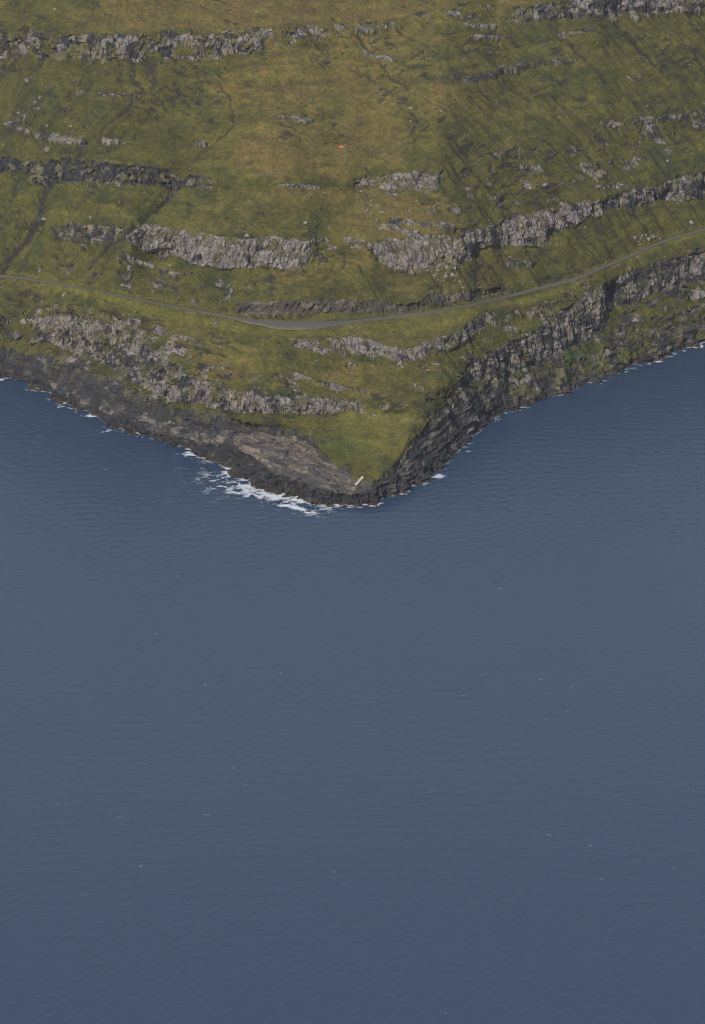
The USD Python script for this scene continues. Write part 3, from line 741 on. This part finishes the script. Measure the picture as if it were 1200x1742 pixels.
def foam_sheet(name, label, x0, x1, y0, y1, step, density):
    gx, gy = np.arange(x0, x1, step), np.arange(y0, y1, step)
    X, Y = np.meshgrid(gx, gy, indexing='ij')
    Z = sea_height(X, Y) + .10
    px, row = project(np.stack([X, Y, Z], -1))
    dist, _ = coast_tree.query(np.stack([X, Y], -1).reshape(-1, 2)); dist = dist.reshape(X.shape)
    f = density(X, Y, px, row, dist)
    cell = (f[:-1, :-1] + f[1:, :-1] + f[1:, 1:] + f[:-1, 1:]) / 4 > -.12
    dens = np.clip(f * 1.35 + .10, 0, .75)
    ids = np.arange(X.size).reshape(X.shape)
    q = np.stack([ids[:-1, :-1], ids[1:, :-1], ids[1:, 1:], ids[:-1, 1:]], -1)[cell]
    if not len(q):
        return
    used, inv = np.unique(q.ravel(), return_inverse=True)
    V = np.stack([X, Y, Z], -1).reshape(-1, 3)[used]
    tag(put_mesh(name, V, inv.reshape(-1, 4), foam_mat, tint=np.repeat(dens.reshape(-1, 1)[used], 3, 1)), label, 'foam', kind='stuff')


def surf_left(X, Y, px, row, dist):
    p3 = np.stack([X, Y, 0 * X], -1)
    wq = p3 + 3.5 * np.stack([noise(p3 / 7, 126) - .5, noise(p3 / 7, 127) - .5, 0 * X], -1)
    n = ranked(fbm(wq * np.array([.24, .34, 1]), 5, 121, .68))
    main = np.exp(-((px - 440) / 58) ** 2 - ((row - 840 - .25 * (px - 440)) / 12) ** 2) * .70 + np.exp(-((px - 510) / 40) ** 2 - ((row - 866 - .2 * (px - 510)) / 8) ** 2) * .75
    edge = np.exp(-dist / 2.6) * (.35 + .62 * noise(p3 / 14, 123)) * sm(150, 330, px)
    tail = .30 * np.exp(-((px - 380) / 55) ** 2 - ((row - 822) / 25) ** 2)
    return (main + edge + tail) - n * .98 - .04


def surf_edges(X, Y, px, row, dist):
    p3 = np.stack([X, Y, 0 * X], -1)
    n = ranked(fbm(p3 * np.array([.35, .6, 1]), 5, 131, .65))
    spots = sum(a_ * np.exp(-((px - u) / w_) ** 2 - ((row - v) / h_) ** 2) for u, v, w_, h_, a_ in
                [(3,646,6,2.5,.8),(105,692,10,2.5,.6),(152,707,12,3,.8),(178,734,12,3,.7),(195,722,9,3,.7),(178,799,14,1.5,.5),(735,808,14,5,.85),(752,812,18,2.5,.6),(795,768,6,2,.7),(325,772,20,5,.6)])
    edge = np.exp(-dist / 1.6) * (.32 + .64 * noise(p3 / 11, 133))
    return spots + edge - n - .06


a0, a1 = sea_point(np.array([330., 600.]), np.array([760., 890.]))
foam_sheet('breaking_surf', 'white surf breaking against the left side of the rocky tip', -100, -4, -22, 84, .30, surf_left)
foam_sheet('shore_foam', 'thin broken white foam line along the waterline of the headland', -215, 225, -12, 262, .55, surf_edges)

wc_v, wc_f, off = [], [], 0
rg = np.random.default_rng(21)
caps = [(478,1145),(351,1165),(240,1298),(398,1306),(418,1335),(590,1503),(884,1251),(923,1225),(956,1211),(968,1169),(920,1155),(820,1147),(788,1183),(567,1485),(1182,1345),(735,1345),(100,1370),(350,1388),(205,1390),(1000,1113),(660,1010),(300,980),(935,1282),(850,1272),(560,1040),(1090,900),(1010,1440),(150,1190)]
for _ in range(10):
    caps.append((rg.uniform(0, 1200), rg.uniform(930, 1740)))
for px, row in caps:
    c = sea_point(np.array(px), np.array(row))
    for _ in range(rg.integers(1, 4)):
        L_, w_ = rg.uniform(.2, .8), rg.uniform(.10, .26)
        k = 9; th = np.linspace(0, 2 * np.pi, k, endpoint=False)
        o = c[:2] + rg.normal(0, .8, 2) * np.array([1.3, .5])
        x = o[0] + np.cos(th) * L_ * rg.uniform(.6, 1.2, k); y = o[1] + np.sin(th) * w_ * rg.uniform(.6, 1.3, k) - .2 * np.cos(th) * L_
        zz = sea_height(x, y) + .12
        v = np.vstack([np.stack([x, y, zz], -1), [[o[0], o[1], sea_height(o[0], o[1]) + .2]]])
        wc_v.append(v); wc_f += [[off + q, off + (q + 1) % k, off + k] for q in range(k)]; off += k + 1
tag(put_mesh('whitecaps', np.vstack(wc_v), np.array(wc_f), foam_mat, tint=np.full((off, 3), .28)), 'tiny white flecks of foam scattered over the open sea', 'foam', kind='stuff')

# ------------------------------------------------------------------ boulders
M_STONE = [plain(f'stone_{w_}', c, .9, .35, 1.5) for w_, c in (('pale', (.125, .115, .108)), ('grey', (.105, .098, .092)), ('dark', (.06, .056, .052)))]
rocks = UsdGeom.Scope.Define(stage, '/World/Looks/shapes') if False else None
protos = {}


def boulder_mesh(k):
    s_ = trimesh.creation.icosphere(2)
    v = s_.vertices.copy()
    rg_ = np.random.default_rng(300 + k)
    for _ in range(9):                                            # flat facets, as broken basalt has
        n_ = rg_.normal(size=3); n_ /= np.linalg.norm(n_); lim = rg_.uniform(.55, .85)
        d_ = v @ n_; v -= np.maximum(d_ - lim, 0)[:, None] * n_ * .92
    v *= rg_.uniform([.8, .7, .55], [1.3, 1.1, .95])
    v *= (1 + .16 * (fbm(v * 1.7 + 5, 3, 200 + k) - .5))[:, None]
    v[:, 2] += .12
    return v, s_.faces


for k in range(7):
    x = UsdGeom.Xform.Define(stage, f'/World/boulder_class_{k}') if False else None
BM = [boulder_mesh(k) for k in range(7)]
first = {}


def boulder(px, row, size, label, group, tone, rg_):
    p, n = spot(px, row)
    k = int(rg_.integers(0, 7))
    path = numbered('boulder')
    x = UsdGeom.Xform.Define(stage, path)
    x.AddTranslateOp().Set(Gf.Vec3d(*map(float, p - np.array([0, 0, .12 * size]))))
    x.AddRotateZOp().Set(float(rg_.uniform(0, 360)))
    s3 = size * rg_.uniform([.8, .8, .7], [1.25, 1.2, 1.1])
    x.AddScaleOp().Set(Gf.Vec3f(*map(float, s3)))
    key = (k, tone)
    if key in first:
        x.GetPrim().GetReferences().AddInternalReference(first[key]); x.GetPrim().SetInstanceable(True)
    else:
        put_mesh('stone', BM[k][0], BM[k][1], M_STONE[tone], parent=path)
        first[key] = path
    tag(x.GetPrim(), label, 'boulder', group)


rg = np.random.default_rng(77)
for px, row, size, label, tone in [
    (520, 378, 1.9, 'grey boulder on the turf just above the rounded pale outcrop', 1),
    (419, 400, 1.6, 'small grey boulder at the upper edge of the rounded pale outcrop', 1),
    (152, 369, 1.5, 'pale boulder standing on the sheep track above the small dark outcrop', 0),
    (74, 373, 1.7, 'boulder in the dark gully on the left slope above the road', 1),
    (800, 431, 1.2, 'boulder at the right foot of the long pale outcrop', 1),
    (700, 182, 1.5, 'pale boulder alone in the upper hillside right of centre', 0),
    (752, 188, 1.0, 'pale boulder right of the lone one in the upper hillside', 0),
    (1136, 273, 1.5, 'grey boulder on the right slope above the columned cliff', 1),
    (929, 314, 1.7, 'grey boulder on the turf above the long pale outcrop', 1),
    (780, 22, 1.0, 'pale boulder below the thin rock line at the top', 0),
    (94, 14, 1.2, 'pale boulder on the turf in the top left corner', 0),
    (1177, 378, 1.7, 'flat pale boulder beside the road near the right edge', 0),
    (40, 545, 2.3, 'pale slab boulder on the turf above the left shore', 0),
    (30, 568, 3.0, 'dark squat boulder on the lowest turf above the left shore', 2),
    (367, 549, 2.0, 'dark boulder on the turf just below the road, left of the bay', 2),
    (462, 555, 1.3, 'dark boulder at the edge of the passing bay', 2),
    (331, 514, 2.6, 'dark mossy boulder on the uphill side of the road', 2),
    (700, 205, .8, 'small pale stone below the lone boulder of the upper hillside', 0),
    (581, 86, .9, 'dark stone at the top of the middle hillside', 2),
    (120, 214, 1.0, 'pale stone on the turf of the upper left hillside', 0)]:
    boulder(px, row, size, label, None, tone, rg)


def field(pts_fn, n_, lo, hi, label, group, tone_w=(.6, .3, .1)):
    pts = np.array([pts_fn() for _ in range(n_)]); mid_ = np.median(pts, 0)
    for px, row in pts:
        size = lo * (hi / lo) ** (rg.random() ** 2.0)
        tone = int(rg.choice(3, p=tone_w))
        part = ('upper ' if row < mid_[1] else 'lower ') + ('left' if px < mid_[0] else 'right')
        boulder(px, row, size, f"{('pale', 'grey', 'dark')[tone]} {label}, {part} part", f'{part} {group}', tone, rg)


G = rg.normal
field(lambda: (760 + G(0, 12), 466 + G(0, 9)), 38, .45, 1.4, 'boulder tumbled below the left end of the long outcrop', 'rubble below the long outcrop')
field(lambda: (790 + G(0, 14), 482 + G(0, 6)), 16, .35, .8, 'boulder trailing down from the rubble to the earth bank', 'stones above the earth bank')
field(lambda: (628 + G(0, 16), 348 + G(0, 13)), 44, .35, 1.1, 'boulder scattered in a fan below the small pale knob', 'rubble below the small knob')
field(lambda: (680 + G(0, 40), 355 + G(0, 9)), 22, .3, .8, 'stone strewn right of the rubble fan below the knob', 'stones right of the rubble fan')
field(lambda: (1103 + G(0, 14), 402 + G(0, 3.5)), 20, .5, 1.5, 'boulder at the gully mouth above the road on the right', 'boulders above the right road')
field(lambda: (205 + G(0, 10), 240 + G(0, 3)), 24, .35, 1.0, 'boulder in a patch above the dark cliff band on the left', 'boulders above the dark cliff band')
field(lambda: (500 + G(0, 14), 202 + G(0, 4)), 16, .3, .8, 'stone in a patch of the middle upper hillside', 'stones of the upper middle hillside')
field(lambda: (685 + G(0, 6), 617 + G(0, 3)), 14, .4, 1.2, 'boulder fallen below the low outcrop under the road', 'boulders below the low outcrop')
field(lambda: (735 + G(0, 7), 621 + G(0, 4)), 14, .4, 1.1, 'boulder on the turf right of those below the low outcrop', 'boulders right below the low outcrop')

# stones too small and too many to tell apart, strewn over the hillside
sv_, sf_, off = [], [], 0
ico = trimesh.creation.icosphere(1)
for _ in range(800):
    px, row = rg.uniform(0, 1200), rg.uniform(0, 700)
    p, n = spot(px, row)
    if p[2] < 12 or abs(table(L[8], px) - row) < 12 or (abs(px - 630) < 90 and row > 700):
        continue
    s_ = .14 * (.6 / .14) ** (rg.random() ** 2.6)
    v = ico.vertices * rg.uniform(.7, 1.2, 3) * s_ * (1 + .2 * rg.normal(size=(len(ico.vertices), 1)))
    sv_.append(v + p); sf_.append(ico.faces + off); off += len(v)
tag(put_mesh('scattered_stones', np.vstack(sv_), np.vstack(sf_), M_STONE[0]), 'tiny pale stones scattered over the whole grassy hillside', 'stones', kind='stuff')

# ------------------------------------------------------------------ things on the headland
# long pale slab lying at the seaward end of the turf
pa, _ = spot(606.5, 825.5); pb, _ = spot(620, 811.5)
ax_ = pb - pa; ln = np.linalg.norm(ax_); ax_ /= ln
sd = np.cross(ax_, [0, 0, 1]); sd /= np.linalg.norm(sd); nu = np.cross(sd, ax_)
slab = xform('concrete_ramp', (pa + pb) / 2)
tag(slab.GetPrim(), 'long narrow pale ramp lying on the shore rock below the lawn at the tip', 'ramp')
M_CON = plain('pale_concrete', (.22, .21, .175), .85, .25, 2.0); M_CON2 = plain('weathered_concrete', (.30, .285, .24), .9, .3, 2.0)


def beam(name, t0, t1, w0, w1, o, up, th, material):
    v = []
    for t, w_ in ((t0, w0), (t1, w1)):
        c = (t - .5) * ln * ax_ + o * sd + (up + .5) * nu
        for a_, b_ in ((-1, 0), (1, 0), (1, 1), (-1, 1)):
            k = .93 if b_ else 1.0
            v.append(c + sd * a_ * w_ / 2 * k + nu * (b_ * th - .5 * (1 - b_)))
    f = [[0, 3, 2, 1], [4, 5, 6, 7]] + [[i, (i + 1) % 4, 4 + (i + 1) % 4, 4 + i] for i in range(4)]
    put_mesh(name, np.array(v), np.array(f), material, parent=str(slab.GetPath()))


for k in range(4):
    beam('slab_segment', k / 4 + .004, (k + 1) / 4 - .004, .85 + .12 * k, .85 + .12 * (k + 1), 0, .02 * (k % 2), .28, M_CON)
beam('kerb', 0.0, 1.0, .14, .16, .42, .16, .26, M_CON2)
beam('kerb', 0.0, 1.0, .14, .16, -.42, .16, .26, M_CON2)

# tiny bright tent on the upper hillside beside a dark hollow
pt, _ = spot(580, 249)
tent = xform('tent', pt - np.array([0, 0, .15]), 12)
tag(tent.GetPrim(), 'tiny orange tent with a pale end on the middle hillside beside a dark hollow', 'tent')
M_ORANGE = plain('orange_cloth', (.27, .060, .028), .7, .15, 4.0); M_WHITE = plain('white_cloth', (.27, .24, .22), .7, .1, 4.0)


def vault(name, x0, x1, w_, h_, material, cap=False):
    th = np.linspace(0, np.pi, 13); xs = np.linspace(x0, x1, 7); v = []
    for x in xs:
        k = 1 - .10 * ((x - x0) / (x1 - x0))
        v += [[x, np.cos(t) * w_ / 2 * k, np.sin(t) ** .8 * h_ * k] for t in th]
    f = [[i * 13 + j, i * 13 + j + 1, (i + 1) * 13 + j + 1, (i + 1) * 13 + j] for i in range(6) for j in range(12)]
    for base in (0, 6 * 13):
        v.append(np.mean(v[base:base + 13], 0)); c = len(v) - 1
        f += [[base + j, base + j + 1, c, c] for j in range(12)]
    tri = []
    for q in f:
        tri.append(q[:3]);
        if q[2] != q[3]:
            tri.append([q[0], q[2], q[3]])
    put_mesh(name, np.array(v), np.array(tri), material, parent=str(tent.GetPath()))


vault('flysheet', -1.35, .45, 1.7, 1.35, M_ORANGE)
vault('pale_end', .47, 1.25, 1.55, 1.2, M_WHITE)
for sx_ in (-1.3, .4):
    c = trimesh.creation.cylinder(.02, 1.9); c.apply_transform(trimesh.transformations.rotation_matrix(np.pi / 2, [1, 0, 0])); c.apply_translation([sx_, 0, .06])
    put_mesh('ground_pole', c.vertices, c.faces, M_STONE[2], parent=str(tent.GetPath()))

# walker standing on the road
ci_ = np.argmin(abs(pxs - 719)); pr = road_v[np.argmin(abs(pxs[ci] - 719)), NW // 2 + 2]
J = dict(pel=(0, 0, .98), wst=(0, 0, 1.12), chs=(0, .01, 1.36), nek=(0, .0, 1.50), hed=(0, .02, 1.64),
         hl=(-.10, 0, .94), hr=(.10, 0, .94), kl=(-.11, .05, .50), kr=(.12, .0, .50), al=(-.12, .0, .09), ar=(.14, -.10, .09), tl=(-.13, .15, .04), tr=(.16, .06, .04),
         sl=(-.19, 0, 1.42), sr=(.19, 0, 1.42), el=(-.25, -.03, 1.14), er=(.25, -.02, 1.14), wl=(-.23, .10, .90), wr=(.24, .08, .90), fl=(-.22, .14, .80), fr=(.23, .12, .80))


def limb(chain, edge=.02):
    out = mf.Manifold()
    for (a_, ra), (b_, rb) in zip(chain[:-1], chain[1:]):
        out += mf.Manifold.batch_hull([mf.Manifold.sphere(ra, 20).translate(J[a_]), mf.Manifold.sphere(rb, 20).translate(J[b_])])
    return out


body = limb([('pel', .15), ('wst', .135), ('chs', .155), ('nek', .06), ('hed', .075)])
for s_ in 'lr':
    body += limb([('pel', .12), ('h' + s_, .10), ('k' + s_, .065), ('a' + s_, .045), ('t' + s_, .04)])
    body += limb([('chs', .09), ('s' + s_, .065), ('e' + s_, .048), ('w' + s_, .035), ('f' + s_, .036)])
    for q in range(4):
        b0 = np.array(J['f' + s_]) + np.array([0, -.03 + .02 * q, -.02])
        body += mf.Manifold.batch_hull([mf.Manifold.sphere(.010, 8).translate(tuple(b0)), mf.Manifold.sphere(.008, 8).translate(tuple(b0 + np.array([0, .005, -.085])))])
    b0 = np.array(J['f' + s_]) + np.array([0, .03, .02])
    body += mf.Manifold.batch_hull([mf.Manifold.sphere(.011, 8).translate(tuple(b0)), mf.Manifold.sphere(.009, 8).translate(tuple(b0 + np.array([0, .03, -.06])))])
body += mf.Manifold.sphere(.105, 24).scale((.82, .98, 1.12)).translate(J['hed'])
body += mf.Manifold.batch_hull([mf.Manifold.sphere(.014, 8).translate((0, .12, 1.66)), mf.Manifold.sphere(.02, 8).translate((0, .125, 1.62))])
bm = body.refine_to_length(.04).to_mesh()
tm = trimesh.Trimesh(bm.vert_properties[:, :3], bm.tri_verts); trimesh.smoothing.filter_taubin(tm, iterations=6)
person = xform('person', pr, 150)
tag(person.GetPrim(), 'person in dark clothes standing on the road right of the passing bay', 'person')
M_DARK = plain('dark_clothes', (.006, .006, .008), .8, .2, 9.0); M_SKIN = plain('skin', (.42, .26, .19), .6, .05, 9.0)
vz, vy = tm.vertices[:, 2], tm.vertices[:, 1]
put_mesh('body', tm.vertices, tm.faces, M_SKIN, parent=str(person.GetPath()))


def clothes(name, keep, grow, material):
    fsel = tm.faces[np.array([keep(c) for c in tm.triangles_center])]
    used, inv = np.unique(fsel.ravel(), return_inverse=True)
    put_mesh(name, tm.vertices[used] + tm.vertex_normals[used] * grow, inv.reshape(-1, 3), material, parent=str(person.GetPath()))


clothes('jacket', lambda c: c[2] < 1.52 and c[2] > .72 and abs(c[0]) < .4, .075, M_DARK)
clothes('trousers', lambda c: .12 < c[2] <= 1.0 and abs(c[0]) < .2, .04, M_DARK)
clothes('shoe', lambda c: c[2] <= .14 and c[0] < 0, .012, M_DARK)
clothes('shoe', lambda c: c[2] <= .14 and c[0] > 0, .012, M_DARK)
clothes('hair', lambda c: c[2] > 1.66 and c[1] < .09 or c[2] > 1.71, .03, M_DARK)

# ------------------------------------------------------------------ haze over the water
if HAZE_DENSITY > 0:
    top = max(CAM[2], Q[..., 2].max()) + 30
    hz = trimesh.creation.box(bounds=[[-13000, -13000, -16], [13000, 13000, top]])
    haze_mat = usdkit.material(stage, '/World/Looks/haze_air', {'v': ('principled_volume', {'color': (.80, .88, 1.0), 'density': HAZE_DENSITY, 'anisotropy': .2})}, [], volume='v.volume')
    tag(put_mesh('haze', hz.vertices, hz.faces, haze_mat), 'faint blue haze in the air over the water', 'haze', kind='stuff')
